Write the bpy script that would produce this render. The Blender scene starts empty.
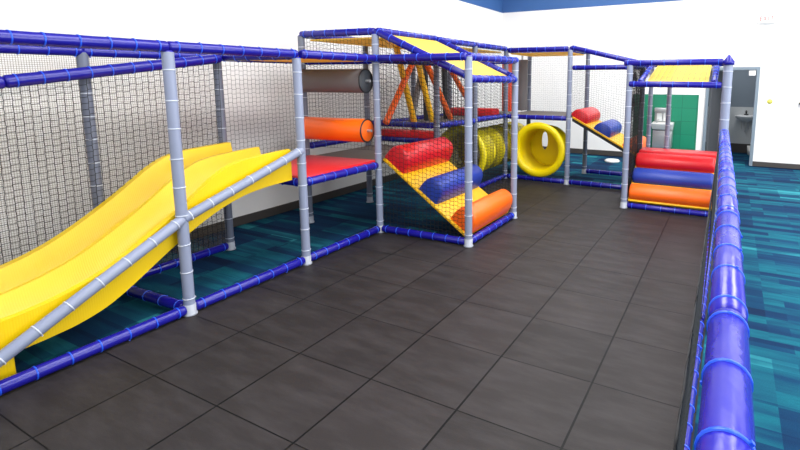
import bpy, math, random
from mathutils import Vector, Matrix, Quaternion
random.seed(7)
C = bpy.context.scene.collection
V = Vector

# ------------------------------------------------------------------ camera
cam = bpy.data.cameras.new('camera')
cam.sensor_fit = 'HORIZONTAL'; cam.sensor_width = 36
cam.lens = 489.38 / 800 * 36
cam.shift_x = -0.0872; cam.shift_y = -0.0928
cam.clip_start = 0.02
camo = bpy.data.objects.new('camera', cam); C.objects.link(camo)
yaw, pitch = -0.4897, -0.1446
F = V((math.sin(yaw)*math.cos(pitch), math.cos(yaw)*math.cos(pitch), math.sin(pitch)))
Rr = V((math.cos(yaw), -math.sin(yaw), 0)); Uu = Rr.cross(F)
m3 = Matrix((Rr, Uu, -F)).transposed()
camo.matrix_world = Matrix.Translation((3.0769, -0.958, 1.8367)) @ m3.to_4x4()
bpy.context.scene.camera = camo

# ------------------------------------------------------------------ light
sc = bpy.context.scene
sc.view_settings.view_transform = 'Standard'
sc.view_settings.look = 'None'
sc.view_settings.gamma = 1
sc.view_settings.use_curve_mapping = False
sc.view_settings.exposure = 0.22
w = bpy.data.worlds.new('world'); sc.world = w; w.use_nodes = True
w.node_tree.nodes['Background'].inputs[0].default_value = (0.93, 0.96, 1.0, 1)
w.node_tree.nodes['Background'].inputs[1].default_value = 0.35
def area(name, loc, target, sx, sy, power, col=(1, 1, 1)):
    l = bpy.data.lights.new(name, 'AREA'); l.shape = 'RECTANGLE'; l.size = sx; l.size_y = sy
    l.energy = power; l.color = col
    o = bpy.data.objects.new(name, l); C.objects.link(o); o.location = loc
    o.rotation_euler = (V(target) - V(loc)).to_track_quat('-Z', 'Y').to_euler()
    return o
area('overhead_area_light', (1.6, 2.5, 5.05), (1.6, 2.5, 0), 1.4, 9.0, 330, (1, .98, .95))
area('overhead_area_light', (5.4, 4.5, 5.05), (5.4, 4.5, 0), 1.4, 10.0, 420, (1, .98, .95))
area('overhead_area_light', (2.2, 9.0, 5.05), (2.2, 9.0, 0), 7.0, 1.2, 170, (1, .98, .95))  # added fill panel to brighten the back wall, no fixture known there
area('window_daylight', (2.5, -5.6, 2.6), (1.5, 5.0, 1.2), 9.0, 3.4, 185, (.93, .97, 1.0))
area('window_daylight', (9.2, 3.5, 2.4), (0.0, 5.0, 1.2), 10.0, 3.2, 520, (.95, .98, 1.0))

# ------------------------------------------------------------------ materials
def srgb(r, g, b):
    def f(c):
        c /= 255
        return c/12.92 if c <= .04045 else ((c+.055)/1.055)**2.4
    return (f(r), f(g), f(b), 1)
class NT:
    def __init__(s, name):
        s.m = bpy.data.materials.new(name); s.m.use_nodes = True
        s.t = s.m.node_tree; s.b = s.t.nodes['Principled BSDF']
    def n(s, ty, **k):
        nd = s.t.nodes.new(ty)
        for a, v in k.items(): setattr(nd, a, v)
        return nd
    def l(s, a, b): s.t.links.new(a, b)
    def math(s, op, a, b=None, c=None):
        nd = s.n('ShaderNodeMath', operation=op)
        for i, v in enumerate((a, b, c)):
            if v is None: continue
            if hasattr(v, 'links'): s.l(v, nd.inputs[i])
            else: nd.inputs[i].default_value = v
        return nd.outputs[0]
    def mix(s, fac, a, b):
        nd = s.n('ShaderNodeMix', data_type='RGBA')
        for i, v in ((0, fac), (6, a), (7, b)):
            if hasattr(v, 'links'): s.l(v, nd.inputs[i])
            else: nd.inputs[i].default_value = v
        return nd.outputs[2]
def simple(name, col, rough=.5, var=.08, scale=6, bump=.0, bscale=60, metal=0, trans=0, spec=.5):
    t = NT(name)
    tc = t.n('ShaderNodeTexCoord')
    no = t.n('ShaderNodeTexNoise'); no.inputs['Scale'].default_value = scale; no.inputs['Detail'].default_value = 4
    t.l(tc.outputs['Object'], no.inputs['Vector'])
    c = srgb(*col)
    lo = tuple(max(0, x*(1-var)) for x in c[:3]) + (1,); hi = tuple(min(1, x*(1+var)) for x in c[:3]) + (1,)
    t.l(t.mix(no.outputs['Fac'], lo, hi), t.b.inputs['Base Color'])
    t.b.inputs['Roughness'].default_value = rough; t.b.inputs['Metallic'].default_value = metal
    t.b.inputs['Specular IOR Level'].default_value = spec
    if trans:
        t.b.inputs['Subsurface Weight'].default_value = 0
        tr = t.n('ShaderNodeBsdfTranslucent'); tr.inputs[0].default_value = c
        mx = t.n('ShaderNodeMixShader'); mx.inputs[0].default_value = trans
        out = t.t.nodes['Material Output']
        t.l(t.b.outputs[0], mx.inputs[1]); t.l(tr.outputs[0], mx.inputs[2]); t.l(mx.outputs[0], out.inputs[0])
    if bump:
        n2 = t.n('ShaderNodeTexNoise'); n2.inputs['Scale'].default_value = bscale
        t.l(tc.outputs['Object'], n2.inputs['Vector'])
        bp = t.n('ShaderNodeBump'); bp.inputs['Strength'].default_value = bump; bp.inputs['Distance'].default_value = .01
        t.l(n2.outputs['Fac'], bp.inputs['Height']); t.l(bp.outputs[0], t.b.inputs['Normal'])
    return t.m
M = dict(
 rail=simple('blue_vinyl', (24, 20, 138), .26, .10, 5, .18, 22),
 fence=simple('violet_blue_vinyl', (36, 30, 158), .25, .10, 5, .30, 16),
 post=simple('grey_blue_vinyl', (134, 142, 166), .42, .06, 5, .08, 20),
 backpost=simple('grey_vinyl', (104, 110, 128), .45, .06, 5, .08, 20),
 tie=simple('bright_blue_nylon', (28, 84, 224), .35, .05),
 cleartie=simple('clear_nylon', (196, 202, 216), .3, .05),
 collar=simple('cast_grey_fitting', (165, 170, 182), .4, .08),
 net=simple('black_netting', (20, 20, 23), .8, .1),
 beigenet=simple('beige_fine_netting', (122, 104, 84), .9, .1),
 greynet=simple('grey_netting', (92, 90, 92), .8, .1),
 red=simple('red_vinyl', (212, 22, 34), .33, .06, 5, .12, 12),
 blue=simple('royal_blue_vinyl', (30, 58, 158), .38, .06, 5, .12, 12),
 orange=simple('orange_vinyl', (250, 104, 14), .36, .05, 5, .10, 12),
 yellow=simple('yellow_vinyl', (247, 190, 14), .42, .05, 5, .08, 12),
 rust=simple('red_orange_vinyl', (206, 66, 30), .4, .05, 5, .08, 14),
 roof=simple('yellow_roof_fabric', (255, 222, 96), .6, .03, 3, .06, 30, trans=.3),
 grey=simple('grey_foam_vinyl', (104, 101, 103), .6, .06, 5, .06, 14),
 disc=simple('black_trim', (26, 28, 34), .5, .05),
 greydisc=simple('dark_grey_disc', (60, 64, 70), .6, .05),
 tunnel=simple('yellow_polyethylene', (240, 214, 4), .32, .04, 4),
 tunnelback=simple('net_dimmed_yellow_polyethylene', (222, 204, 16), .4, .05, 4),  # tunnel yellow with the dimming by the nets put into its colour
 deck=simple('grey_carpeted_deck', (112, 108, 106), .9, .12, 40),
 door=simple('grey_painted_steel', (120, 134, 146), .45, .03),
 doorleaf=simple('dark_grey_door', (78, 80, 84), .5, .05),
 steel=simple('brushed_steel', (176, 178, 180), .3, .1, 30, metal=.6),
 lightsteel=simple('pale_grey_plastic', (208, 210, 208), .4, .05, 30),
 porcelain=simple('white_porcelain', (222, 224, 226), .2, .02),
 base=simple('charcoal_rubber_skirting', (62, 58, 56), .6, .05),
 white=simple('white_plastic', (238, 236, 234), .5, .02),
 redtext=simple('red_letters', (236, 120, 118), .5, .02),
 sticker=simple('yellow_sticker', (222, 214, 96), .6, .04),
 black=simple('black_plastic', (30, 30, 32), .4, .05),
 ceiling=simple('ceiling_paint', (240, 240, 240), .9, .02),
 innerlow=simple('bathroom_pale_tile', (196, 200, 202), .4, .04),
 innerhigh=simple('bathroom_grey_paint', (118, 130, 142), .7, .04),
)
# slide: yellow moulded plastic with fine cross ribs
def mk_slide():
    t = NT('yellow_ribbed_polyethylene')
    tc = t.n('ShaderNodeTexCoord')
    no = t.n('ShaderNodeTexNoise'); no.inputs['Scale'].default_value = 4
    t.l(tc.outputs['Object'], no.inputs['Vector'])
    t.l(t.mix(no.outputs['Fac'], srgb(226, 186, 0), srgb(236, 200, 4)), t.b.inputs['Base Color'])
    wv = t.n('ShaderNodeTexWave', wave_type='BANDS', bands_direction='Y'); wv.inputs['Scale'].default_value = 22
    wv.inputs['Distortion'].default_value = 0
    t.l(tc.outputs['Object'], wv.inputs['Vector'])
    bp = t.n('ShaderNodeBump'); bp.inputs['Strength'].default_value = .10; bp.inputs['Distance'].default_value = .01
    t.l(wv.outputs['Fac'], bp.inputs['Height']); t.l(bp.outputs[0], t.b.inputs['Normal'])
    t.b.inputs['Roughness'].default_value = .38
    return t.m
M['slide'] = mk_slide()
# walls: white paint, a blue band painted above 3.58 m
def mk_wall():
    t = NT('white_wall_with_blue_band')
    g = t.n('ShaderNodeNewGeometry'); sp = t.n('ShaderNodeSeparateXYZ'); t.l(g.outputs['Position'], sp.inputs[0])
    f = t.math('GREATER_THAN', sp.outputs[2], 3.555)
    no = t.n('ShaderNodeTexNoise'); no.inputs['Scale'].default_value = 1.3; t.l(g.outputs['Position'], no.inputs['Vector'])
    wcol = t.mix(no.outputs['Fac'], srgb(236, 234, 232), srgb(242, 241, 239))
    bcol = t.mix(no.outputs['Fac'], srgb(52, 92, 150), srgb(60, 104, 164))
    t.l(t.mix(f, wcol, bcol), t.b.inputs['Base Color'])
    t.b.inputs['Roughness'].default_value = .6
    return t.m
M['wall'] = mk_wall()
# rubber tiles 0.61 m
def mk_tile():
    t = NT('charcoal_rubber_tiles')
    g = t.n('ShaderNodeNewGeometry'); sp = t.n('ShaderNodeSeparateXYZ'); t.l(g.outputs['Position'], sp.inputs[0])
    def edge(o, wdt):
        u = t.math('DIVIDE', o, .61); fr = t.math('FRACT', t.math('ADD', u, 100.0))
        d = t.math('MINIMUM', fr, t.math('SUBTRACT', 1.0, fr))
        return t.math('LESS_THAN', d, wdt), d
    ex, dx = edge(sp.outputs[0], .0105); ey, dy = edge(sp.outputs[1], .0065)
    gap = t.math('MAXIMUM', ex, ey)
    cx = t.math('FLOOR', t.math('DIVIDE', sp.outputs[0], .61)); cy = t.math('FLOOR', t.math('DIVIDE', sp.outputs[1], .61))
    cb = t.n('ShaderNodeCombineXYZ'); t.l(cx, cb.inputs[0]); t.l(cy, cb.inputs[1])
    wn = t.n('ShaderNodeTexWhiteNoise'); t.l(cb.outputs[0], wn.inputs['Vector'])
    no = t.n('ShaderNodeTexNoise'); no.inputs['Scale'].default_value = 3.2; no.inputs['Detail'].default_value = 6; no.inputs['Roughness'].default_value = .65
    mp = t.n('ShaderNodeMapping'); mp.inputs['Scale'].default_value = (.7, 2.6, 1); mp.inputs['Rotation'].default_value = (0, 0, .25)
    t.l(g.outputs['Position'], mp.inputs[0]); t.l(mp.outputs[0], no.inputs['Vector'])
    base = t.mix(wn.outputs['Value'], srgb(38, 35, 35), srgb(47, 43, 43))
    rm = t.n('ShaderNodeMapRange'); rm.inputs[1].default_value = .42; rm.inputs[2].default_value = .75
    t.l(no.outputs['Fac'], rm.inputs[0])
    c = t.mix(t.math('MULTIPLY', rm.outputs[0], .35), base, srgb(82, 78, 80))
    sp2 = t.n('ShaderNodeTexNoise'); sp2.inputs['Scale'].default_value = 160
    t.l(g.outputs['Position'], sp2.inputs['Vector'])
    c = t.mix(t.math('MULTIPLY', sp2.outputs['Fac'], .25), c, srgb(30, 28, 30))
    t.l(t.mix(gap, c, srgb(6, 6, 8)), t.b.inputs['Base Color'])
    t.b.inputs['Roughness'].default_value = .5
    t.b.inputs['Specular IOR Level'].default_value = .2
    bp = t.n('ShaderNodeBump'); bp.inputs['Strength'].default_value = .5; bp.inputs['Distance'].default_value = .004
    h = t.math('SUBTRACT', t.math('MULTIPLY', sp2.outputs['Fac'], .2), gap)
    t.l(h, bp.inputs['Height']); t.l(bp.outputs[0], t.b.inputs['Normal'])
    return t.m
M['tile'] = mk_tile()
# plank carpet: navy with teal streaks
def mk_carpet():
    t = NT('teal_streaked_carpet')
    g = t.n('ShaderNodeNewGeometry')
    def streak(sx, sy, thr, seed):
        mp = t.n('ShaderNodeMapping'); mp.inputs['Scale'].default_value = (sx, sy, 1); mp.inputs['Location'].default_value = (seed, seed*.7, 0)
        t.l(g.outputs['Position'], mp.inputs[0])
        br = t.n('ShaderNodeTexBrick'); br.offset = .37
        br.inputs['Scale'].default_value = 1; br.inputs['Mortar Size'].default_value = 0
        br.inputs['Brick Width'].default_value = .9; br.inputs['Row Height'].default_value = .25
        br.inputs['Color1'].default_value = (0, 0, 0, 1); br.inputs['Color2'].default_value = (1, 1, 1, 1)
        t.l(mp.outputs[0], br.inputs['Vector'])
        return br.outputs['Color']
    a = streak(.55, 1.9, .5, 3.1); b = streak(.5, 1.0, .5, 8.4)
    mpr = t.n('ShaderNodeMapping'); mpr.inputs['Rotation'].default_value = (0, 0, math.pi/2); mpr.inputs['Scale'].default_value = (.7, 1.2, 1)
    t.l(g.outputs['Position'], mpr.inputs[0])
    br2 = t.n('ShaderNodeTexBrick'); br2.offset = .43; br2.inputs['Scale'].default_value = 1; br2.inputs['Mortar Size'].default_value = 0
    br2.inputs['Brick Width'].default_value = .8; br2.inputs['Row Height'].default_value = .3
    br2.inputs['Color1'].default_value = (0, 0, 0, 1); br2.inputs['Color2'].default_value = (1, 1, 1, 1)
    t.l(mpr.outputs[0], br2.inputs['Vector'])
    no = t.n('ShaderNodeTexNoise'); no.inputs['Scale'].default_value = 1.0; no.inputs['Detail'].default_value = 3
    mpn = t.n('ShaderNodeMapping'); mpn.inputs['Scale'].default_value = (1.2, 7, 1); t.l(g.outputs['Position'], mpn.inputs[0]); t.l(mpn.outputs[0], no.inputs['Vector'])
    s = t.math('ADD', t.math('MULTIPLY', a, .34), t.math('ADD', t.math('MULTIPLY', b, .22), t.math('MULTIPLY', no.outputs['Fac'], .34)))
    s = t.math('ADD', s, t.math('MULTIPLY', br2.outputs['Color'], .28))
    cr = t.n('ShaderNodeValToRGB'); t.l(s, cr.inputs[0])
    el = cr.color_ramp.elements
    el[0].position = .22; el[0].color = srgb(18, 36, 66)
    el[1].position = .93; el[1].color = srgb(54, 146, 158)
    for p, c in ((.44, (18, 50, 86)), (.58, (18, 64, 98)), (.68, (24, 104, 122)), (.74, (18, 68, 98)), (.84, (26, 100, 120))):
        e = el.new(p); e.color = srgb(*c)
    fz = t.n('ShaderNodeTexNoise'); fz.inputs['Scale'].default_value = 220; t.l(g.outputs['Position'], fz.inputs['Vector'])
    c = t.mix(t.math('MULTIPLY', fz.outputs['Fac'], .4), cr.outputs[0], srgb(8, 20, 38))
    t.l(c, t.b.inputs['Base Color']); t.b.inputs['Roughness'].default_value = .95; t.b.inputs['Specular IOR Level'].default_value = .1
    bp = t.n('ShaderNodeBump'); bp.inputs['Strength'].default_value = .4; bp.inputs['Distance'].default_value = .004
    t.l(fz.outputs['Fac'], bp.inputs['Height']); t.l(bp.outputs[0], t.b.inputs['Normal'])
    return t.m
M['carpet'] = mk_carpet()
def mk_green():
    t = NT('green_wall_tiles')
    g = t.n('ShaderNodeNewGeometry'); sp = t.n('ShaderNodeSeparateXYZ'); t.l(g.outputs['Position'], sp.inputs[0])
    cb = t.n('ShaderNodeCombineXYZ'); t.l(sp.outputs[0], cb.inputs[0]); t.l(sp.outputs[2], cb.inputs[1])
    br = t.n('ShaderNodeTexBrick'); br.offset = 0; br.inputs['Scale'].default_value = 1
    br.inputs['Brick Width'].default_value = .3; br.inputs['Row Height'].default_value = .3; br.inputs['Mortar Size'].default_value = .004
    br.inputs['Color1'].default_value = srgb(16, 112, 84); br.inputs['Color2'].default_value = srgb(22, 128, 96); br.inputs['Mortar'].default_value = srgb(20, 96, 76)
    t.l(cb.outputs[0], br.inputs['Vector']); t.l(br.outputs['Color'], t.b.inputs['Base Color'])
    t.b.inputs['Roughness'].default_value = .35
    return t.m
M['green'] = mk_green()

# ------------------------------------------------------------------ mesh helpers
class MB:
    def __init__(s): s.v = []; s.f = []; s.smooth = []
    def add(s, vs, fs, smooth=True):
        o = len(s.v); s.v += [V(p) for p in vs]; s.f += [tuple(i+o for i in f) for f in fs]; s.smooth += [smooth]*len(fs); return s
    def box(s, a, b):
        (x0, y0, z0), (x1, y1, z1) = a, b
        vs = [(x, y, z) for x in (x0, x1) for y in (y0, y1) for z in (z0, z1)]
        fs = [(0, 1, 3, 2), (4, 6, 7, 5), (0, 4, 5, 1), (2, 3, 7, 6), (0, 2, 6, 4), (1, 5, 7, 3)]
        return s.add(vs, fs, False)
    def hexa(s, bot, top):            # 4 bottom points, 4 top points
        return s.add(list(bot)+list(top), [(3, 2, 1, 0), (4, 5, 6, 7), (0, 1, 5, 4), (1, 2, 6, 5), (2, 3, 7, 6), (3, 0, 4, 7)], False)
    def tube(s, p, q, r, n=16, r2=None, caps=True, round_end=0):
        p, q = V(p), V(q); d = (q-p).normalized(); r2 = r if r2 is None else r2
        a = d.orthogonal().normalized(); b = d.cross(a)
        rings = []
        if round_end:
            for k in (1.0, .55, .2): rings.append((p + d*round_end*(k if k < 1 else 1)*1.0*(0), r))
        L = (q-p).length
        prof = [(0, r), (L, r2)]
        if round_end:
            e = round_end
            prof = [(0, r-e), (e*.3, r-e*.3), (e, r), (L-e, r2), (L-e*.3, r2-e*.3), (L, r2-e)]
        vs = []; fs = []
        for t, rr in prof:
            for i in range(n):
                th = 2*math.pi*i/n; vs.append(p+d*t+a*(math.cos(th)*rr)+b*(math.sin(th)*rr))
        for k in range(len(prof)-1):
            for i in range(n):
                j = (i+1) % n; fs.append((k*n+i, k*n+j, (k+1)*n+j, (k+1)*n+i))
        s.add(vs, fs, True)
        if caps:
            m = len(prof)-1
            s.add([vs[i] for i in range(n)], [tuple(reversed(range(n)))], False)
            s.add([vs[m*n+i] for i in range(n)], [tuple(range(n))], False)
        return s
    def lathe(s, origin, axis, prof, n=32, closed=False):    # prof: (distance along the axis, radius)
        o = V(origin); d = V(axis).normalized(); a = d.orthogonal().normalized(); b = d.cross(a)
        vs = []; fs = []
        for t, rr in prof:
            for i in range(n):
                th = 2*math.pi*i/n; vs.append(o+d*t+a*(math.cos(th)*rr)+b*(math.sin(th)*rr))
        m = len(prof)
        for k in range(m if closed else m-1):
            k2 = (k+1) % m
            for i in range(n):
                j = (i+1) % n; fs.append((k*n+i, k*n+j, k2*n+j, k2*n+i))
        return s.add(vs, fs, True)
    def wire(s, pts, r, n=3):
        pts = [V(p) for p in pts]; vs = []; fs = []
        for i, p in enumerate(pts):
            d = (pts[min(i+1, len(pts)-1)]-pts[max(i-1, 0)]).normalized()
            a = d.cross(V((.31, .87, .38))).normalized(); b = d.cross(a)
            for k in range(n):
                th = 2*math.pi*k/n; vs.append(p+a*math.cos(th)*r+b*math.sin(th)*r)
        for i in range(len(pts)-1):
            for k in range(n):
                j = (k+1) % n; fs.append((i*n+k, i*n+j, (i+1)*n+j, (i+1)*n+k))
        return s.add(vs, fs, True)
def origin_of(parent):
    o = V((0, 0, 0))
    while parent is not None: o += V(parent.location); parent = parent.parent
    return o
def obj(name, mb, mat, parent=None, loc=None):
    me = bpy.data.meshes.new(name)
    o0 = origin_of(parent) if parent else (V(loc) if loc else V((0, 0, 0)))
    me.from_pydata([tuple(p-o0) for p in mb.v], [], mb.f); me.update()
    me.polygons.foreach_set('use_smooth', mb.smooth)
    me.materials.append(M[mat] if isinstance(mat, str) else mat)
    o = bpy.data.objects.new(name, me); C.objects.link(o)
    if parent: o.parent = parent
    else: o.location = o0
    return o
def thing(name, label, cat, loc=(0, 0, 0), group=None):
    o = bpy.data.objects.new(name, None); C.objects.link(o); o.location = loc; o.empty_display_size = .1
    o['label'] = label; o['category'] = cat
    if group: o['group'] = group
    return o
def tag(o, label, cat, group=None):
    o['label'] = label; o['category'] = cat
    if group: o['group'] = group
    return o
def struct(name, mb, mat, parent=None):
    o = obj(name, mb, mat, parent)
    if not parent: o['kind'] = 'structure'
    return o
def bevel(o, w, seg=3):
    m = o.modifiers.new('bevel', 'BEVEL'); m.width = w; m.segments = seg; m.limit_method = 'ANGLE'; m.angle_limit = .6
    for p in o.data.polygons: p.use_smooth = True
    return o

# ------------------------------------------------------------------ setting
XL, YB = -2.36, 11.06
struct('wall_left', MB().box((XL-.15, -6, 0), (XL, YB, 5.2)), 'wall')
dz = 2.04; dx0, dx1 = 2.62, 3.50
b = MB().box((XL-.15, YB, 0), (dx0-.06, YB+.15, 5.2)).box((dx1+.06, YB, 0), (9.4, YB+.15, 5.2)).box((dx0-.06, YB, dz+.06), (dx1+.06, YB+.15, 5.2))
struct('wall_back', b, 'wall')
struct('ceiling', MB().box((XL-.15, -6, 5.2), (9.4, YB+.15, 5.3)), 'ceiling')
struct('baseboard_left', MB().box((XL, -6, 0), (XL+.02, YB, .11)), 'base')
struct('baseboard_back', MB().box((XL+.02, YB-.02, 0), (dx0-.06, YB, .12)), 'base')
struct('baseboard_right', MB().box((dx1+.06, YB-.02, 0), (9.4, YB, .10)), 'base')
# the carpet is the floor; rubber tiles are laid as a thin sheet on it
struct('floor', MB().box((-2.6, -6, -.1), (9.4, 14.5, -.012)), 'carpet')
def sheet(poly, z0, z1):
    n = len(poly); mb = MB()
    vs = [(x, y, z0) for x, y in poly]+[(x, y, z1) for x, y in poly]
    mb.add(vs, [tuple(reversed(range(n))), tuple(range(n, 2*n))]+[(i, (i+1) % n, (i+1) % n+n, i+n) for i in range(n)], False)
    return mb
tl = struct('floor_rubber_tiles', sheet([(-.6, -3), (3.02, -3), (3.02, 6.2), (1.8, 6.2), (1.8, 7.33), (-.6, 7.33), (-.6, 4.93), (.6, 4.93), (.6, 3.66), (-.6, 3.66)], -.012, 0), 'tile')
# green tiled panel on the back wall
struct('trim_1', MB().box((1.05, YB-.012, .12), (2.43, YB, 1.50)), 'green')
# doorway, its frame, the room beyond
d1 = struct('door_1', MB().box((dx0-.06, YB-.03, 0), (dx0, YB+.16, dz+.06)).box((dx1, YB-.03, 0), (dx1+.06, YB+.16, dz+.06)).box((dx0, YB-.03, dz), (dx1, YB+.16, dz+.06)), 'door')
leaf = MB().hexa([(dx0+.01, YB+.17, .01), (dx0+.05, YB+.17, .01), (dx0+.42, YB+.92, .01), (dx0+.38, YB+.94, .01)],
                 [(dx0+.01, YB+.17, 2.02), (dx0+.05, YB+.17, 2.02), (dx0+.42, YB+.92, 2.02), (dx0+.38, YB+.94, 2.02)])
obj('door_leaf', leaf, 'doorleaf', d1)
obj('door_closer', MB().box((dx1-.14, YB-.05, dz-.12), (dx1-.02, YB-.03, dz-.02)), 'white', d1)
struct('wall_bathroom', MB().box((1.9, 13.2, 0), (4.6, 13.3, 1.15)).box((4.5, YB+.15, 0), (4.6, 13.2, 1.15)).box((1.9, YB+.15, 0), (2.0, 13.2, 1.15)), 'innerlow')
struct('wall_bathroom_upper', MB().box((1.9, 13.2, 1.15), (4.6, 13.3, 2.6)).box((4.5, YB+.15, 1.15), (4.6, 13.2, 2.6)).box((1.9, YB+.15, 1.15), (2.0, 13.2, 2.6)), 'innerhigh')
struct('ceiling_bathroom', MB().box((1.9, YB+.15, 2.6), (4.6, 13.3, 2.7)), 'ceiling')
struct('baseboard_bathroom', MB().box((2.0, 13.16, -.01), (4.5, 13.2, .22)), 'base')
area('bathroom_ceiling_light', (3.2, 12.2, 2.55), (3.2, 12.2, 0), .6, .6, 14)

# sink in the room beyond
sk = thing('wall_sink', 'white wall hung sink seen through the grey doorway', 'sink', (3.42, 13.16, .62))
pr = [(0, .05), (.02, .10), (.08, .20), (.13, .245), (.15, .25), (.15, .22), (.10, .18), (.05, .10), (.045, .001)]
mb = MB().lathe((3.42, 12.92, .80), (0, 0, 1), pr, 28); mb.box((3.20, 13.1, .82), (3.64, 13.2, .955))
obj('basin', mb, 'porcelain', sk)
fa = MB().tube((3.42, 13.12, .95), (3.42, 13.12, 1.06), .018).tube((3.42, 13.12, 1.06), (3.42, 12.99, 1.04), .014).tube((3.37, 13.12, .97), (3.47, 13.12, .97), .016)
obj('faucet', fa, 'black', sk)
obj('drain_pipe', MB().tube((3.42, 12.95, .80), (3.42, 12.95, .56), .02).tube((3.42, 12.95, .57), (3.42, 13.2, .57), .02).tube((3.34, 13.14, .8), (3.34, 13.14, .6), .01).tube((3.50, 13.14, .8), (3.50, 13.14, .6), .01), 'steel', sk)
bn = MB().lathe((3.60, 12.9, -.012), (0, 0, 1), [(0, .001), (0, .09), (.22, .115), (.22, .105), (.02, .08), (.02, .001)], 20)
tag(obj('waste_bin', bn, 'white', None, (3.60, 12.9, -.012)), 'small white bin on the floor under the sink', 'bin')

# drinking fountain with bottle filler
fo = thing('drinking_fountain', 'grey metal drinking fountain with bottle filler on green tile wall', 'drinking fountain', (1.72, YB-.1, .4))
x0, x1 = 1.54, 1.88
bevel(obj('bottle_filler', MB().box((x0, YB-.12, .88), (x1, YB-.012, 1.20)).box((x0, YB-.20, 1.10), (x1, YB-.12, 1.20)), 'steel', fo), .012)
obj('filler_alcove', MB().box((x0+.05, YB-.135, .90), (x0+.16, YB-.12, 1.08)).box((x0+.19, YB-.135, .90), (x1-.04, YB-.12, 1.08)), 'lightsteel', fo)
bevel(obj('basin', MB().hexa([(x0-.01, YB-.34, .72), (x1+.06, YB-.34, .72), (x1+.06, YB-.012, .68), (x0-.01, YB-.012, .68)],
        [(x0-.04, YB-.42, .86), (x1+.08, YB-.42, .86), (x1+.08, YB-.012, .88), (x0-.04, YB-.012, .88)]), 'lightsteel', fo), .02)
bevel(obj('cabinet', MB().box((x0, YB-.30, .30), (x1+.06, YB-.012, .70)), 'steel', fo), .012)
obj('spout', MB().tube((x0+.08, YB-.30, .87), (x0+.08, YB-.30, .93), .012).tube((x0+.08, YB-.30, .93), (x0+.13, YB-.30, .945), .012), 'steel', fo)

# exit sign, sticker, black fitting
ex = thing('exit_sign', 'white exit sign with pale red letters high on back wall', 'exit sign', (3.62, YB-.03, 2.98))
bevel(obj('housing', MB().box((3.44, YB-.05, 2.98), (3.76, YB, 3.17)), 'white', ex), .008)
def strokes(mb, ch, x, z, w, h, y, t=.014):
    def s(a, b_, c, d):
        p = V((x+a*w, y, z+b_*h)); q = V((x+c*w, y, z+d*h)); dr = (q-p).normalized(); n = V((-dr.z, 0, dr.x))*t/2; dep = V((0, -.004, 0))
        P = [p-n, q-n, q+n, p+n]; mb.hexa(P, [k+dep for k in P])
    if ch == 'E': s(0, 0, 0, 1); s(0, 0, 1, 0); s(0, .5, .8, .5); s(0, 1, 1, 1)
    if ch == 'X': s(0, 0, 1, 1); s(0, 1, 1, 0)
    if ch == 'I': s(.5, 0, .5, 1)
    if ch == 'T': s(.5, 0, .5, 1); s(0, 1, 1, 1)
lm = MB()
for i, ch in enumerate('EXIT'): strokes(lm, ch, 3.485+i*.062, 3.03, .042, .09, YB-.051)
obj('letters', lm, 'redtext', ex)
tag(obj('wall_sticker', MB().lathe((3.78, YB, 1.38), (0, -1, 0), [(0, .001), (0, .05), (.004, .05), (.004, .001)], 24), 'sticker', None, (3.78, YB, 1.38)), 'small round yellow sticker on white wall right of the doorway', 'sticker')
wh = thing('wall_hook', 'small black hook fitting on white wall at right edge', 'hook', (4.33, YB, 1.33))
obj('plate', MB().box((4.28, YB-.012, 1.27), (4.40, YB, 1.36)), 'lightsteel', wh)
obj('knob', MB().tube((4.32, YB-.012, 1.35), (4.32, YB-.07, 1.35), .03), 'black', wh)
# low pale oval shape on the carpet by the back wall
pad = MB().lathe((.78, 10.2, -.012), (0, 0, 1), [(0, .001), (0, .15), (.03, .17), (.06, .14), (.07, .001)], 24)
tag(obj('pale_oval_shape', pad, 'white', None, (.78, 10.2, -.012)), 'pale oval shape on the teal carpet near the back wall', 'pad')

# ------------------------------------------------------------------ padded frame kit
_tie = {}
def tie_mesh(r, mat, wd=.008):
    k = (round(r, 4), mat)
    if k not in _tie:
        mb = MB().lathe((0, 0, 0), (0, 0, 1), [(-wd/2, r-.003), (-wd/2, r+.0035), (wd/2, r+.0035), (wd/2, r-.003)], 20)
        mb.box((r+.001, -.004, -.004), (r+.008, .004, .004))
        me = bpy.data.meshes.new('cable_tie'); me.from_pydata([tuple(p) for p in mb.v], [], mb.f); me.update()
        me.polygons.foreach_set('use_smooth', mb.smooth); me.materials.append(M[mat]); _tie[k] = me
    return _tie[k]
def ties(parent, p, q, r, mat, step, e=.06):
    p, q = V(p), V(q); L = (q-p).length; d = (q-p)/L; n = max(1, round((L-2*e)/step))
    o0 = origin_of(parent)
    for i in range(n+1):
        t = e+(L-2*e)*i/n+random.uniform(-.012, .012)
        o = bpy.data.objects.new('cable_tie', tie_mesh(r, mat)); C.objects.link(o); o.parent = parent
        o.location = p+d*t-o0
        qd = V((0, 0, 1)).rotation_difference(d) @ Quaternion((0, 0, 1), random.uniform(0, 6.28)); tilt = Quaternion((1, 0, 0), random.uniform(-.06, .06))
        o.rotation_mode = 'QUATERNION'; o.rotation_quaternion = qd @ tilt
RR, RP = .041, .0415
def rail(th, p, q, r=RR, mat='rail', step=.17, tmat='tie'):
    mb = MB().tube(p, q, r, 20, round_end=r*.35)
    o = obj('rail', mb, mat, th); ties(o, p, q, r, tmat, step)
    return o
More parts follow.
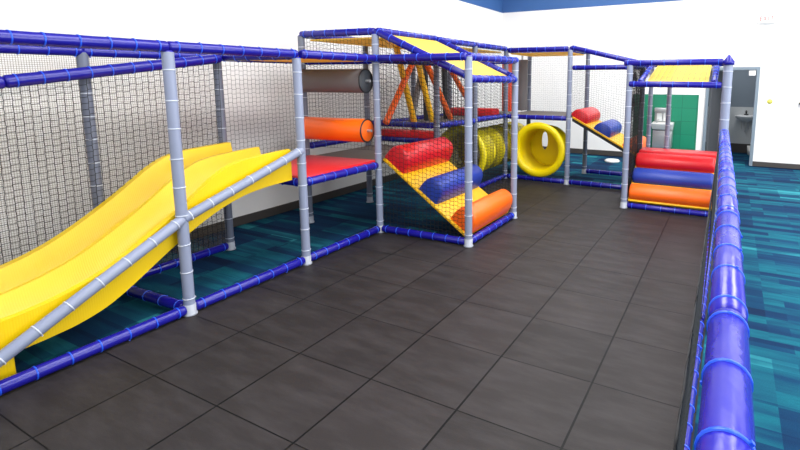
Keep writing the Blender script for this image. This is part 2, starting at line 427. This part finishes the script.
def post(th, x, y, top, z0=0.0, mat='post', cap=False, foot=True, r=RP, step=.21):
    mb = MB().tube((x, y, z0), (x, y, top), r, 20)
    o = obj('post', mb, mat, th); ties(o, (x, y, z0+.08), (x, y, top-.06), r, 'cleartie', step)
    if foot and z0 < .01:
        obj('foot_collar', MB().lathe((x, y, z0), (0, 0, 1), [(0, .001), (0, r+.012), (.012, r+.012), (.02, r+.004), (.085, r+.004), (.09, r-.002)], 20), 'collar', o)
    if cap:
        obj('pointed_cap', MB().lathe((x, y, top-.03), (0, 0, 1), [(0, r), (0, r+.014), (.045, r+.012), (.09, r*.62), (.125, .012), (.128, .001)], 20), 'rail', o)
    else:
        obj('post_cap', MB().lathe((x, y, top), (0, 0, 1), [(0, r), (.01, r-.004), (.016, r-.02), (.017, .001)], 16), 'rail', o)
    return o
def net(th, A, B, Cc, D, pitch=.052, r=.0021, mat='net', sag=.008, jog=.10, name='safety_net', parent_loc=None):
    # A-B bottom edge, D-C top edge; bilinear quad of knotted cord
    A, B, Cc, D = map(V, (A, B, Cc, D))
    wu = max((B-A).length, (Cc-D).length); wv = max((D-A).length, (Cc-B).length)
    nu = max(2, round(wu/pitch)); nv = max(2, round(wv/pitch))
    nrm = (B-A).cross(D-A).normalized()
    ph = random.uniform(0, 6)
    def P(i, j, o=0.0):
        u = i/nu; v = min(1, max(0, (j+o)/nv))
        if 0 < i < nu and 0 < j < nv: u += .04/nu*(1 if j % 2 else -1)
        p = (A*(1-u)+B*u)*(1-v)+(D*(1-u)+Cc*u)*v
        return p+nrm*sag*math.sin(u*5.1+ph)*math.sin(v*math.pi)
    mb = MB()
    for i in range(nu+1): mb.wire([P(i, j) for j in range(nv+1)], r)
    for j in range(nv+1):            # cross cords step half a knot up and down from one mesh column to the next
        pts = []
        for i in range(nu):
            o = 0 if j in (0, nv) else (jog if i % 2 else -jog)
            pts += [P(i, j, o), P(i+1, j, o)]
        mb.wire(pts, r)
    return obj(name, mb, mat, th)
def board(name, th, quad, t, mat, bv=.012):     # quad of 4 points (top face), extruded down by t along its normal
    q = [V(p) for p in quad]; n = (q[1]-q[0]).cross(q[2]-q[1]).normalized()
    if n.z < 0: n = -n
    o = obj(name, MB().hexa([p-n*t for p in q], q), mat, th)
    return bevel(o, bv) if bv else o

XB, XF = -1.65, -.59
T = 2.075
# --- slide bay
A = thing('slide_bay_frame', 'blue and grey padded tube frame around the yellow slide, nearest bay at left', 'play frame', (XF, 1.22, 0), 'padded frame bays of the play structure')
post(A, XF, 1.22, T-.04); post(A, XF, 2.43, T-.04)
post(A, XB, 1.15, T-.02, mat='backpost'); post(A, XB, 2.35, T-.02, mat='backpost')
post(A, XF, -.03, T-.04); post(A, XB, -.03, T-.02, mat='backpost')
rail(A, (XF, -.07, T), (XF, 1.22, T)); rail(A, (XF, 1.22, T), (XF, 2.43, T))
rail(A, (XB, -.07, T-.01), (XB, 1.15, T-.01)); rail(A, (XB, 1.15, T-.01), (XB, 2.35, T-.01))
rail(A, (-1.57, -.03, 1.732), (-1.55, .6, 1.82), .048); rail(A, (-1.55, .6, 1.82), (-1.56, 2.32, 2.05), .048)
rail(A, (XF, .01, .05), (XF, 1.18, .05)); rail(A, (XF, 1.26, .05), (XF, 2.39, .05))
rail(A, (XB, .01, .05), (XB, 1.11, .05)); rail(A, (XB, 1.19, .05), (XB, 2.31, .05))
rail(A, (XB+.05, 1.17, .05), (XF-.05, 1.21, .05), step=.22)
# grey diagonal rails beside the slide
rail(A, (XF+.01, -.32, .028), (XF+.01, 1.22, .776), RP*.95, 'post', .2, 'cleartie')
rail(A, (XF+.01, 1.22, .776), (XF+.01, 2.43, 1.157), RP*.95, 'post', .2, 'cleartie')
net(A, (XB, 0, .09), (XB, 2.3, .09), (XB, 2.3, 2.03), (XB, 0, 2.03), .016, .0013, 'beigenet', sag=.004, jog=0, name='fine_netting')
net(A, (-1.63, 0, .1), (-1.63, 2.3, .1), (-1.56, 2.3, 2.01), (-1.565, 0, 1.70), .054, .0026, sag=.004)

# --- roller bay
B = thing('roller_bay_frame', 'blue and grey padded tube frame holding the red deck and two rollers', 'play frame', (XF, 3.61, 0), 'padded frame bays of the play structure')
post(B, XF, 3.61, 2.35); post(B, XB, 3.5, 2.36, mat='backpost')
rail(B, (XF+.03, 2.45, T), (XF+.055, 3.58, T)); rail(B, (XB, 2.39, T-.01), (XB, 3.46, T-.01))
rail(B, (XF, 2.47, .05), (XF, 3.57, .05))
rail(B, (XF, 2.47, .83), (XF, 3.57, .83)); rail(B, (XB, 2.39, .83), (XB, 3.46, .83)); rail(B, (XB+.04, 2.40, .83), (XF-.04, 2.44, .83))
rail(B, (XB+.04, 3.52, .83), (XF-.04, 3.6, .83))
rail(B, (XB, 3.5, 2.385), (XF, 3.61, 2.385))
rail(B, (XB+.04, 2.37, T-.01), (XF-.04, 2.43, T-.01))
rail(B, (XB+.04, 3.52, T-.02), (XF-.04, 3.6, T-.02))
net(B, (XB, 2.4, .9), (XB, 3.46, .9), (XB, 3.46, 2.03), (XB, 2.4, 2.03), .05, .0018)
net(B, (XB+.05, 3.54, 1.0), (XF-.05, 3.62, 1.0), (XF-.05, 3.62, 2.35), (XB+.05, 3.54, 2.35), .05, .0016)

# --- climbing ramp tower (front)
D_ = thing('ramp_tower_frame', 'blue and grey padded tube frame around the front climbing ramp with sloping roof', 'play frame', (.6, 3.66, 0), 'padded frame bays of the play structure')
post(D_, .6, 3.66, T-.0); post(D_, .6, 4.93, T-.0); post(D_, XF, 4.93, 2.36, mat='backpost')
rail(D_, (XF+.03, 3.56, T), (.6, 3.62, T)); rail(D_, (.6, 3.68, T), (.6, 4.97, T))
rail(D_, (.6, 3.7, 1.845), (.6, 4.93, 1.835))
rail(D_, (XF, 3.62, 2.39), (.6, 3.70, 1.86)); rail(D_, (XF, 4.93, 2.39), (.6, 4.9, 1.86))
rail(D_, (XF, 3.65, 2.395), (XF, 4.93, 2.395), RR*.9)
rail(D_, (XF+.04, 4.93, T), (.56, 4.93, T))
rail(D_, (XF+.04, 3.61, .05), (.56, 3.66, .05)); rail(D_, (.6, 3.7, .05), (.6, 4.89, .05)); 
rail(D_, (XF, 3.65, T-.01), (XF, 4.89, T-.01))
net(D_, (XF+.04, 3.62, .09), (.57, 3.66, .09), (.57, 3.66, 1.85), (XF+.04, 3.62, 2.36), .055, .0026)
net(D_, (XF+.04, 4.93, .09), (.57, 4.93, .09), (.57, 4.93, 1.82), (XF+.04, 4.93, 2.36), .05, .0018)
net(D_, (XF, 3.65, 1.2), (XF, 4.9, 1.2), (XF, 4.9, 2.05), (XF, 3.65, 2.05), .05, .0018)

# --- back bays along the left wall
E_ = thing('upper_level_frame', 'blue and grey padded tube frame of the two storey back section along left wall', 'play frame', (XF, 6.1, 0), 'padded frame bays of the play structure')
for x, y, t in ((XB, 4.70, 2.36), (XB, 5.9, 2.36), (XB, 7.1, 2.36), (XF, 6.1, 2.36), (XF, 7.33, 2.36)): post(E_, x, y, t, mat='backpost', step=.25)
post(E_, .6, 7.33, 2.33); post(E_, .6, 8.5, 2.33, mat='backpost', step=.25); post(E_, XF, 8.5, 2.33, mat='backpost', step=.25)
for x in (XF, XB):
    ys = (4.97, 6.1, 7.33) if x == XF else (4.7, 5.9, 7.1)
    for i in range(2):
        a, c = ys[i]+.02, ys[i+1]-.02
        rail(E_, (x, a, 2.385), (x, c, 2.385), step=.2)
        rail(E_, (x, a, 1.19), (x, c, 1.17), step=.2)
        if x == XF: rail(E_, (x, a, .05), (x, c, .05), step=.2)
rail(E_, (XB, 3.54, 2.385), (XB, 4.66, 2.385), step=.2); rail(E_, (XB, 3.54, 1.0), (XB, 4.66, 1.0), step=.2)
rail(E_, (XB+.04, 4.9, .955), (XF-.04, 4.93, .965), step=.2); rail(E_, (XB+.04, 4.9, 1.185), (XF-.04, 4.93, 1.185), step=.2)
rail(E_, (XF+.04, 7.33, 2.36), (.56, 7.33, 2.36), step=.17); rail(E_, (XF+.04, 7.33, 1.165), (.56, 7.33, 1.165))
rail(E_, (XF+.04, 7.33, .05), (.56, 7.33, .05))
rail(E_, (XF+.04, 8.5, 2.36), (.56, 8.5, 2.36), step=.2); rail(E_, (XF+.04, 8.5, 1.165), (.56, 8.5, 1.165), step=.2)
rail(E_, (.6, 7.37, 2.36), (.6, 8.46, 2.36), step=.2); rail(E_, (XF, 7.37, 2.36), (XF, 8.46, 2.36), step=.2)
for a, c in ((4.97, 6.06), (6.14, 7.29)):
    net(E_, (XF, a, .09), (XF, c, .09), (XF, c, 1.13), (XF, a, 1.14), .05, .0027)
    net(E_, (XF, a, 1.22), (XF, c, 1.22), (XF, c, 2.34), (XF, a, 2.34), .05, .0027)
for a, c in ((3.54, 4.66), (4.74, 5.86), (5.94, 7.06)):
    net(E_, (XB, a, 1.0), (XB, c, 1.0), (XB, c, 2.34), (XB, a, 2.34), .05, .0018)
net(E_, (XB, 4.74, .09), (XB, 7.06, .09), (XB, 7.06, 1.13), (XB, 4.74, 1.13), .05, .0018)
net(E_, (XF+.04, 8.5, 1.22), (.57, 8.5, 1.22), (.57, 8.5, 2.33), (XF+.04, 8.5, 2.33), .045, .001, 'greynet')

# --- far ramp bay
G_ = thing('far_ramp_frame', 'blue padded tube frame around the small far climbing ramp', 'play frame', (.64, 7.33, 0), 'padded frame bays of the play structure')
rail(G_, (.62, 7.33, 2.375), (1.8, 7.33, 2.085)); rail(G_, (.65, 7.33, 2.035), (1.76, 7.33, 2.035))
rail(G_, (.64, 7.33, .05), (1.76, 7.33, .05)); rail(G_, (.64, 8.5, .05), (1.8, 8.5, .05), step=.22)
rail(G_, (.64, 8.5, 2.06), (1.8, 8.5, 2.06), step=.22)
net(G_, (.65, 7.35, 1.20), (1.76, 7.35, .60), (1.76, 7.35, 2.0), (.65, 7.35, 2.0), .046, .0014)

# --- right ramp tower
H_ = thing('right_ramp_frame', 'blue and grey padded tube frame around the wide right climbing ramp', 'play frame', (1.8, 6.17, 0), 'padded frame bays of the play structure')
post(H_, 1.8, 6.17, 2.03); post(H_, 3.01, 6.17, 2.05, cap=True, r=.056)
post(H_, 1.8, 7.33, 2.03, mat='backpost'); post(H_, 1.92, 7.40, 2.03, step=.16, r=.034); post(H_, 2.20, 7.40, 2.03, step=.16, r=.034); post(H_, 2.99, 7.36, 2.03, mat='backpost')
rail(H_, (1.72, 6.17, 2.062), (2.95, 6.17, 2.062)); rail(H_, (1.80, 6.15, 1.775), (2.95, 6.15, 1.765))
rail(H_, (1.94, 6.19, 1.80), (1.96, 7.30, 2.08), RR*.9); rail(H_, (2.86, 6.19, 1.80), (2.85, 7.30, 2.08), RR*.9)
rail(H_, (1.8, 6.21, 2.06), (1.8, 7.29, 2.06)); rail(H_, (3.0, 6.23, 2.06), (3.0, 7.32, 2.06)); rail(H_, (1.84, 7.36, 2.07), (2.95, 7.36, 2.07))
rail(H_, (1.85, 6.19, .04), (2.93, 6.19, .04), RR*.9, step=.2)
rail(H_, (1.8, 6.22, .05), (1.8, 7.29, .05), step=.2)
for x, r_ in ((1.8, .0028), (1.83, .0028)):
    net(H_, (x, 6.21, .09), (x, 7.29, .09), (x, 7.29, 2.02), (x, 6.21, 2.02), .045, r_)
net(H_, (3.0, 6.24, .09), (3.0, 7.31, .09), (3.0, 7.31, 2.02), (3.0, 6.24, 2.02), .05, .0027)

# --- boundary fence on the right
I_ = thing('boundary_fence', 'low fence with fat violet blue padded rail running along right side', 'fence', (3.1, 2.5, 0))
pts = [(3.115, -1.6, 1.15), (3.11, .55, 1.15), (3.10, 1.75, 1.15), (3.08, 3.0, 1.15), (3.05, 4.5, 1.155), (3.02, 6.10, 1.16)]
for i in range(5): rail(I_, pts[i], pts[i+1], .050, 'fence', .27)
rail(I_, (2.99, -1.2, .035), (2.98, 2.9, .035), .028); rail(I_, (2.98, 2.95, .035), (2.965, 6.1, .035), .028)
net(I_, (2.995, -1.2, .065), (2.98, 2.9, .065), (3.0, 2.9, 1.12), (3.035, -1.2, 1.12), .05, .0032, sag=.01)
net(I_, (2.985, 2.9, .05), (2.98, 6.1, .05), (2.97, 6.1, 1.12), (3.0, 2.9, 1.12), .05, .0032, sag=.01)
post(I_, 3.115, .55, 1.10, mat='post'); post(I_, 3.095, 3.0, 1.09, mat='post')

# ------------------------------------------------------------------ slide
S = thing('double_slide', 'yellow two lane plastic slide running down beside the left wall', 'slide', (-1.14, 1.0, 0))
def interp(tab, x):
    tab = sorted(tab)
    if x <= tab[0][0]: return tab[0][1]
    for (a, fa_), (b_, fb) in zip(tab, tab[1:]):
        if x <= b_:
            t = (x-a)/(b_-a); return fa_+(fb-fa_)*t
    return tab[-1][1]
bed = [(-.6, .25), (-.2, .235), (.1, .225), (.35, .235), (.6, .265), (.8, .35), (1.0, .48), (1.25, .63), (1.5, .755), (1.75, .845), (2.0, .885), (2.42, .90)]
crest = [(-.6, .42), (0, .43), (.3, .44), (.6, .51), (.8, .59), (1.0, .70), (1.2, .82), (1.42, .97), (1.6, 1.10), (1.8, 1.155), (2.33, 1.185)]
def sm(tab, y): return sum(interp(tab, y+d) for d in (-.12, -.06, 0, .06, .12))/5
lanes = [(-1.56, -1.12), (-1.12, -.67)]
cols = []
N = 14
xl, xr = -1.61, -.655
prof_x = [(xl, 'c'), (-1.585, 'c')]
for k, (a, c) in enumerate(lanes):
    for i in range(0, N+1): prof_x.append((a+.02+(c-a-.04)*i/N, abs(2*i/N-1)))
prof_x += [(xr, 'c')]
top = []; ysl = [2.36-(2.93)*i/70 for i in range(71)]
mb = MB(); vs = []; fs = []
for y in ysl:
    bz = sm(bed, y); cz = sm(crest, y)
    for x, s in prof_x:
        if s == 'c': z = cz
        else:
            h = s**3.2; z = bz+(cz-bz)*h
        if -1.2 < x < -1.04 and s != 'c' and s > .85: z = z-.02
        if x > -.7 and s != 'c': z = z-.012
        if x == xr: z = cz-.02
        vs.append((x, y, z))
    vs.append((xr, y, bz-.03)); vs.append((xl, y, bz-.03))
n = len(prof_x)+2
for i in range(len(ysl)-1):
    for j in range(n):
        k = (j+1) % n; fs.append((i*n+j, i*n+k, (i+1)*n+k, (i+1)*n+j))
fs.append(tuple(range(n))); fs.append(tuple(reversed(range((len(ysl)-1)*n, len(ysl)*n))))
mb.add(vs, fs, True)
so = obj('chute', mb, 'slide', S); em = so.modifiers.new('edges', 'EDGE_SPLIT'); em.split_angle = .75
bevel(obj('support_foot', MB().box((-1.50, .02, -.012), (-.69, .19, .23)), 'slide', S), .02)

# ------------------------------------------------------------------ decks
def deck(label, quad, t, mat, name='padded_deck', cat='deck'):
    o = board(name, None, quad, t, mat, .015); return tag(o, label, cat)
deck('red padded deck at the top of the slide beneath the rollers', [(XB+.03, 2.40, .89), (XF-.02, 2.44, .89), (XF-.02, 3.60, .89), (XB+.03, 3.52, .89)], .06, 'red')
deck('grey deck behind the front climbing ramp inside the back bay', [(XB+.05, 3.57, .875), (XF-.05, 3.65, .875), (XF-.05, 4.88, .875), (XB+.05, 4.84, .875)], .05, 'deck')
deck('red padded step between two blue rails behind the orange roller', [(XB+.05, 4.87, 1.095), (XF-.05, 4.90, 1.095), (XF-.05, 5.10, 1.095), (XB+.05, 5.07, 1.095)], .10, 'red', 'padded_step', 'step')
deck('dark upper deck under the leaning foam poles', [(XB+.06, 5.12, 1.17), (XF-.05, 5.15, 1.17), (XF-.05, 8.44, 1.17), (XB+.06, 8.44, 1.17)], .05, 'deck')
deck('grey deck above the big yellow porthole', [(XF+.02, 7.37, 1.21), (.57, 7.37, 1.21), (.57, 8.46, 1.21), (XF+.02, 8.46, 1.21)], .05, 'deck')
bl = board('padded_bolster', None, [(XB+.08, 6.95, 1.32), (XF-.06, 6.95, 1.32), (XF-.06, 7.2, 1.32), (XB+.08, 7.2, 1.32)], .15, 'red', .04)
tag(bl, 'red padded block on the upper deck seen through netting', 'pad')
deck('red padded deck at the top of the right climbing ramp', [(1.86, 6.90, .755), (2.94, 6.90, .755), (2.94, 7.30, .755), (1.86, 7.30, .755)], .12, 'red')

# ------------------------------------------------------------------ rollers
def roller(label, x0, x1, y0, y1, z, r, mat, dmat):
    t = thing('foam_roller', label, 'roller', (x0, y0, z), 'horizontal foam rollers over the red deck')
    p, q = V((x0, y0, z)), V((x1, y1, z)); d = (q-p).normalized()
    obj('padding', MB().tube(p, q, r, 36, round_end=.012), mat, t)
    for e, s in ((q, 1), (p, -1)):
        pl = obj('end_disc', MB().lathe(e-d*s*.002, d*s, [(0, .001), (0, r-.004), (.006, r-.008), (.006, .001)], 36), dmat, t)
        obj('trim_ring', MB().lathe(e-d*s*.004, d*s, [(0, r-.014), (.010, r-.014), (.012, r-.006), (.010, r+.003), (0, r+.003)], 36, True), 'disc', pl)
    obj('axle', MB().tube(p-d*.06, q+d*.06, .017, 14), 'steel', t)
roller('dark grey foam roller, upper of the two beside the slide top', -1.56, -.655, 3.42, 3.50, 1.82, .138, 'grey', 'greydisc')
roller('orange foam roller, lower of the two, over the red deck', -1.56, -.655, 3.42, 3.50, 1.245, .138, 'orange', 'orange')

# ------------------------------------------------------------------ ramps
def bump_roll(name, label, a, b_, updir, along, wid, hei, mat, grp):
    # a, b_: ends of the roll's base centre line; updir normal to the ramp; along the ramp
    a, b_ = V(a), V(b_); ax = (b_-a).normalized(); L = (b_-a).length; nn = 22
    mb = MB(); rings = []
    prof = []
    for i in range(nn+1):
        th = math.pi*i/nn; c, s = math.cos(th), math.sin(th)
        prof.append((math.copysign(abs(c)**.8, c)*wid/2, abs(s)**.85*hei))
    st = [(0, .86), (.012, .95), (.035, 1.0), (L-.035, 1.0), (L-.012, .95), (L, .86)]
    vs = []; fs = []; n = len(prof)
    for t, sc_ in st:
        for u, h in prof: vs.append(a+ax*t+along*(u*sc_)+updir*(h*sc_))
    for k in range(len(st)-1):
        for i in range(n):
            j = (i+1) % n; fs.append((k*n+i, k*n+j, (k+1)*n+j, (k+1)*n+i))
    fs.append(tuple(reversed(range(n)))); fs.append(tuple(range((len(st)-1)*n, len(st)*n)))
    mb.add(vs, fs, True)
    o = obj(name, mb, mat, None, a); o.modifiers.new('edges', 'EDGE_SPLIT').split_angle = .9
    return tag(o, label, 'foam roll', grp)
def ramp(label, p0, p1, q0, q1, t, mat):        # p: low edge ends, q: high edge ends
    o = board('ramp_board', None, [p0, p1, q1, q0], t, mat, .01); return tag(o, label, 'ramp')
def ramp_rolls(p0, p1, q0, q1, specs, inset=.03):
    p0, p1, q0, q1 = map(V, (p0, p1, q0, q1)); along = (q0-p0).normalized(); L = (q0-p0).length
    across = (p1-p0).normalized(); up = across.cross(along); up = up if up.z > 0 else -up
    for dist, wid, hei, mat, label, grp in specs:
        a = p0+along*dist+across*inset+up*.001; c = p1+along*dist-across*inset+up*.001
        bump_roll('foam_roll', label, a, c, up, along, wid, hei, mat, grp)
# front ramp
P = [(.56, 3.70, .10), (.56, 4.86, .10), (-.585, 3.70, .90), (-.585, 4.80, .90)]
ramp('yellow padded ramp board of the front climbing ramp', *P, .035, 'yellow')
ramp_rolls(*P, [(.145, .30, .25, 'orange', 'orange foam roll at the foot of the front climbing ramp', 'rolls of the front climbing ramp'),
                (.67, .30, .24, 'blue', 'blue foam roll halfway up the front climbing ramp', 'rolls of the front climbing ramp'),
                (1.25, .34, .25, 'red', 'red foam roll at the top of the front climbing ramp', 'rolls of the front climbing ramp')])
# right ramp
P = [(1.84, 6.24, .10), (2.94, 6.24, .10), (1.84, 6.92, .69), (2.94, 6.92, .69)]
ramp('yellow padded ramp board of the wide right climbing ramp', *P, .035, 'yellow')
ramp_rolls(*P, [(.15, .25, .13, 'orange', 'orange foam roll, lowest step of the right climbing ramp', 'rolls of the right climbing ramp'),
                (.455, .25, .13, 'blue', 'blue foam roll, middle step of the right climbing ramp', 'rolls of the right climbing ramp'),
                (.755, .25, .13, 'red', 'red foam roll, top step of the right climbing ramp', 'rolls of the right climbing ramp')], .01)
# far ramp
P = [(1.95, 7.42, .49), (1.95, 8.42, .49), (.64, 7.42, 1.20), (.64, 8.42, 1.20)]
ramp('yellow padded ramp board with dark edge behind the netting, far bay', *P, .03, 'yellow')
fb = bpy.data.objects['ramp_board.002']
obj('edge_strip', MB().hexa([(p[0], p[1], p[2]-.085) for p in (P[0], P[1], P[3], P[2])], [(p[0], p[1], p[2]-.036) for p in (P[0], P[1], P[3], P[2])]), 'black', fb)
ramp_rolls(*P, [(.36, .32, .17, 'orange', 'orange foam roll half hidden behind the netted post of far ramp', 'rolls of the far climbing ramp'),
                (.92, .32, .17, 'blue', 'blue foam roll on the far ramp behind netting', 'rolls of the far climbing ramp'),
                (1.38, .32, .17, 'red', 'red foam roll at the top of the far ramp behind netting', 'rolls of the far climbing ramp')])

# ------------------------------------------------------------------ roofs
def roof(label, quad, t=.02, mat='roof'):
    return tag(board('roof_panel', None, quad, t, mat, 0), label, 'roof panel')
roof('yellow sloping roof panel over the front climbing ramp', [(-.55, 3.72, 2.36), (.52, 3.76, 1.885), (.52, 4.84, 1.885), (-.55, 4.87, 2.36)])
roof('yellow sloping roof panel over the right climbing ramp', [(2.02, 6.21, 1.80), (2.79, 6.21, 1.80), (2.78, 7.28, 2.07), (2.03, 7.28, 2.07)])
roof('yellow flat roof panel above the two foam rollers', [(XB+.05, 2.45, 2.06), (XF-.05, 2.5, 2.06), (XF-.05, 3.5, 2.06), (XB+.05, 3.45, 2.06)])
roof('yellow flat roof panel over the leaning foam poles', [(XB+.05, 3.6, 2.33), (XF-.06, 3.7, 2.33), (XF-.06, 7.25, 2.33), (XB+.05, 7.1, 2.33)])
roof('yellow flat roof panel over the grey far deck', [(XF+.06, 7.39, 2.31), (.54, 7.39, 2.31), (.54, 8.44, 2.31), (XF+.06, 8.44, 2.31)])

net(H_, (1.99, 6.22, 1.83), (2.82, 6.22, 1.83), (2.81, 7.28, 2.10), (2.0, 7.28, 2.10), .07, .0022, 'greynet', jog=0)
# ------------------------------------------------------------------ leaning foam poles
poles = [((-1.1, 5.233, 2.26), (-1.1, 4.42, 1.24), 'orange', 'orange foam pole leaning left, leftmost on the upper level'),
         ((-1.14, 4.75, 2.30), (-1.1, 5.12, 1.175), 'yellow', 'yellow foam pole crossing in front of the orange pole'),
         ((-1.1, 5.16, 2.26), (-1.1, 5.62, 1.175), 'yellow', 'yellow foam pole between the grey pole and the grey post'),
         ((-1.2, 5.60, 2.26), (-1.2, 5.16, 1.175), 'grey', 'dark grey foam pole leaning against the yellow poles'),
         ((-1.1, 5.32, 2.26), (-1.1, 6.20, 1.175), 'orange', 'orange foam pole leaning right behind the grey post'),
         ((-1.1, 5.90, 2.26), (-1.1, 7.0, 1.30), 'orange', 'orange foam pole nearest the front tower post'),
         ((-1.3, 5.72, 2.28), (-1.3, 5.75, 1.175), 'disc', 'black upright foam pole behind netting'),
         ((-1.2, 6.15, 2.28), (-1.2, 6.2, 1.175), 'disc', 'black upright foam pole at right end of the row')]
for p, q, m_, lb in poles:
    tag(obj('foam_pole', MB().tube(p, q, .046, 18, round_end=.015), m_, None, q), lb, 'foam pole', 'foam poles on the upper level')
for x, y, m_, lb in ((-.62, 8.18, 'grey', 'tall grey upright foam roller on the far deck'), (-.72, 7.72, 'rust', 'tall red orange upright foam roller beside the tower post')):
    t = thing('upright_roller', lb, 'roller', (x, y, 1.21), 'upright rollers on the far deck')
    obj('padding', MB().tube((x, y, 1.23), (x, y, 2.22), .115, 30, round_end=.015), m_, t)
    obj('axle', MB().tube((x, y, 1.21), (x, y, 2.30), .02, 12), 'steel', t)

# ------------------------------------------------------------------ crawl tunnels
def tunnel(label, c, axis, r, L, mat, closed_end=False, hole=None):
    c = V(c); d = V(axis).normalized()
    t = thing('crawl_tunnel', label, 'tunnel', (c.x, c.y, 0))
    # porthole ring: fat rolled lip
    R0 = r+.055
    lip = []
    for i in range(20):
        th = 2*math.pi*i/20; lip.append((math.sin(th)*.045, R0-.02+math.cos(th)*.062))
    obj('rim', MB().lathe(c, d, lip, 48, True), mat, t)
    prof = [(0, r-.02), (.05, r-.035), (.12, r-.04)]
    k = .12
    while k < L-.05:
        k += .42
        prof += [(min(k, L), r-.04), (min(k+.01, L), r-.015), (min(k+.05, L), r-.015), (min(k+.06, L), r-.04)]
    outer = [(a, b_+.012) for a, b_ in reversed(prof)]
    obj('tube_wall', MB().lathe(c, d, prof+outer, 44, True), mat, t)
    if closed_end:
        e = c+d*L; n_ = 44; a = V((1, 0, 0)); u = V((0, 0, 1))
        ring = []; inner = []
        for i in range(n_):
            th = 2*math.pi*i/n_; ring.append(e+a*math.cos(th)*(r-.03)+u*math.sin(th)*(r-.03))
            hx, hz, ha, hb = hole; inner.append(V((hx, e.y, hz))+a*math.cos(th)*ha+u*math.sin(th)*hb)
        vs = ring+inner+[p+d*.012 for p in ring]+[p+d*.012 for p in inner]
        fs = []
        for i in range(n_):
            j = (i+1) % n_
            fs += [(i, j, n_+j, n_+i), (2*n_+i, 3*n_+i, 3*n_+j, 2*n_+j), (n_+i, n_+j, 3*n_+j, 3*n_+i)]
        obj('end_wall', MB().add(vs, fs, False), mat, t)
    return t
tunnel('yellow round porthole crawl tunnel with rolled rim on the far side', (.065, 7.31, .585), (0, 1, 0), .40, .62, 'tunnel', True, (-.03, .68, .06, .17))
tunnel('dull yellow crawl tunnel behind netting to the right of the front ramp', (-.97, 6.3, .56), (0, 1, 0), .40, 2.3, 'tunnelback')
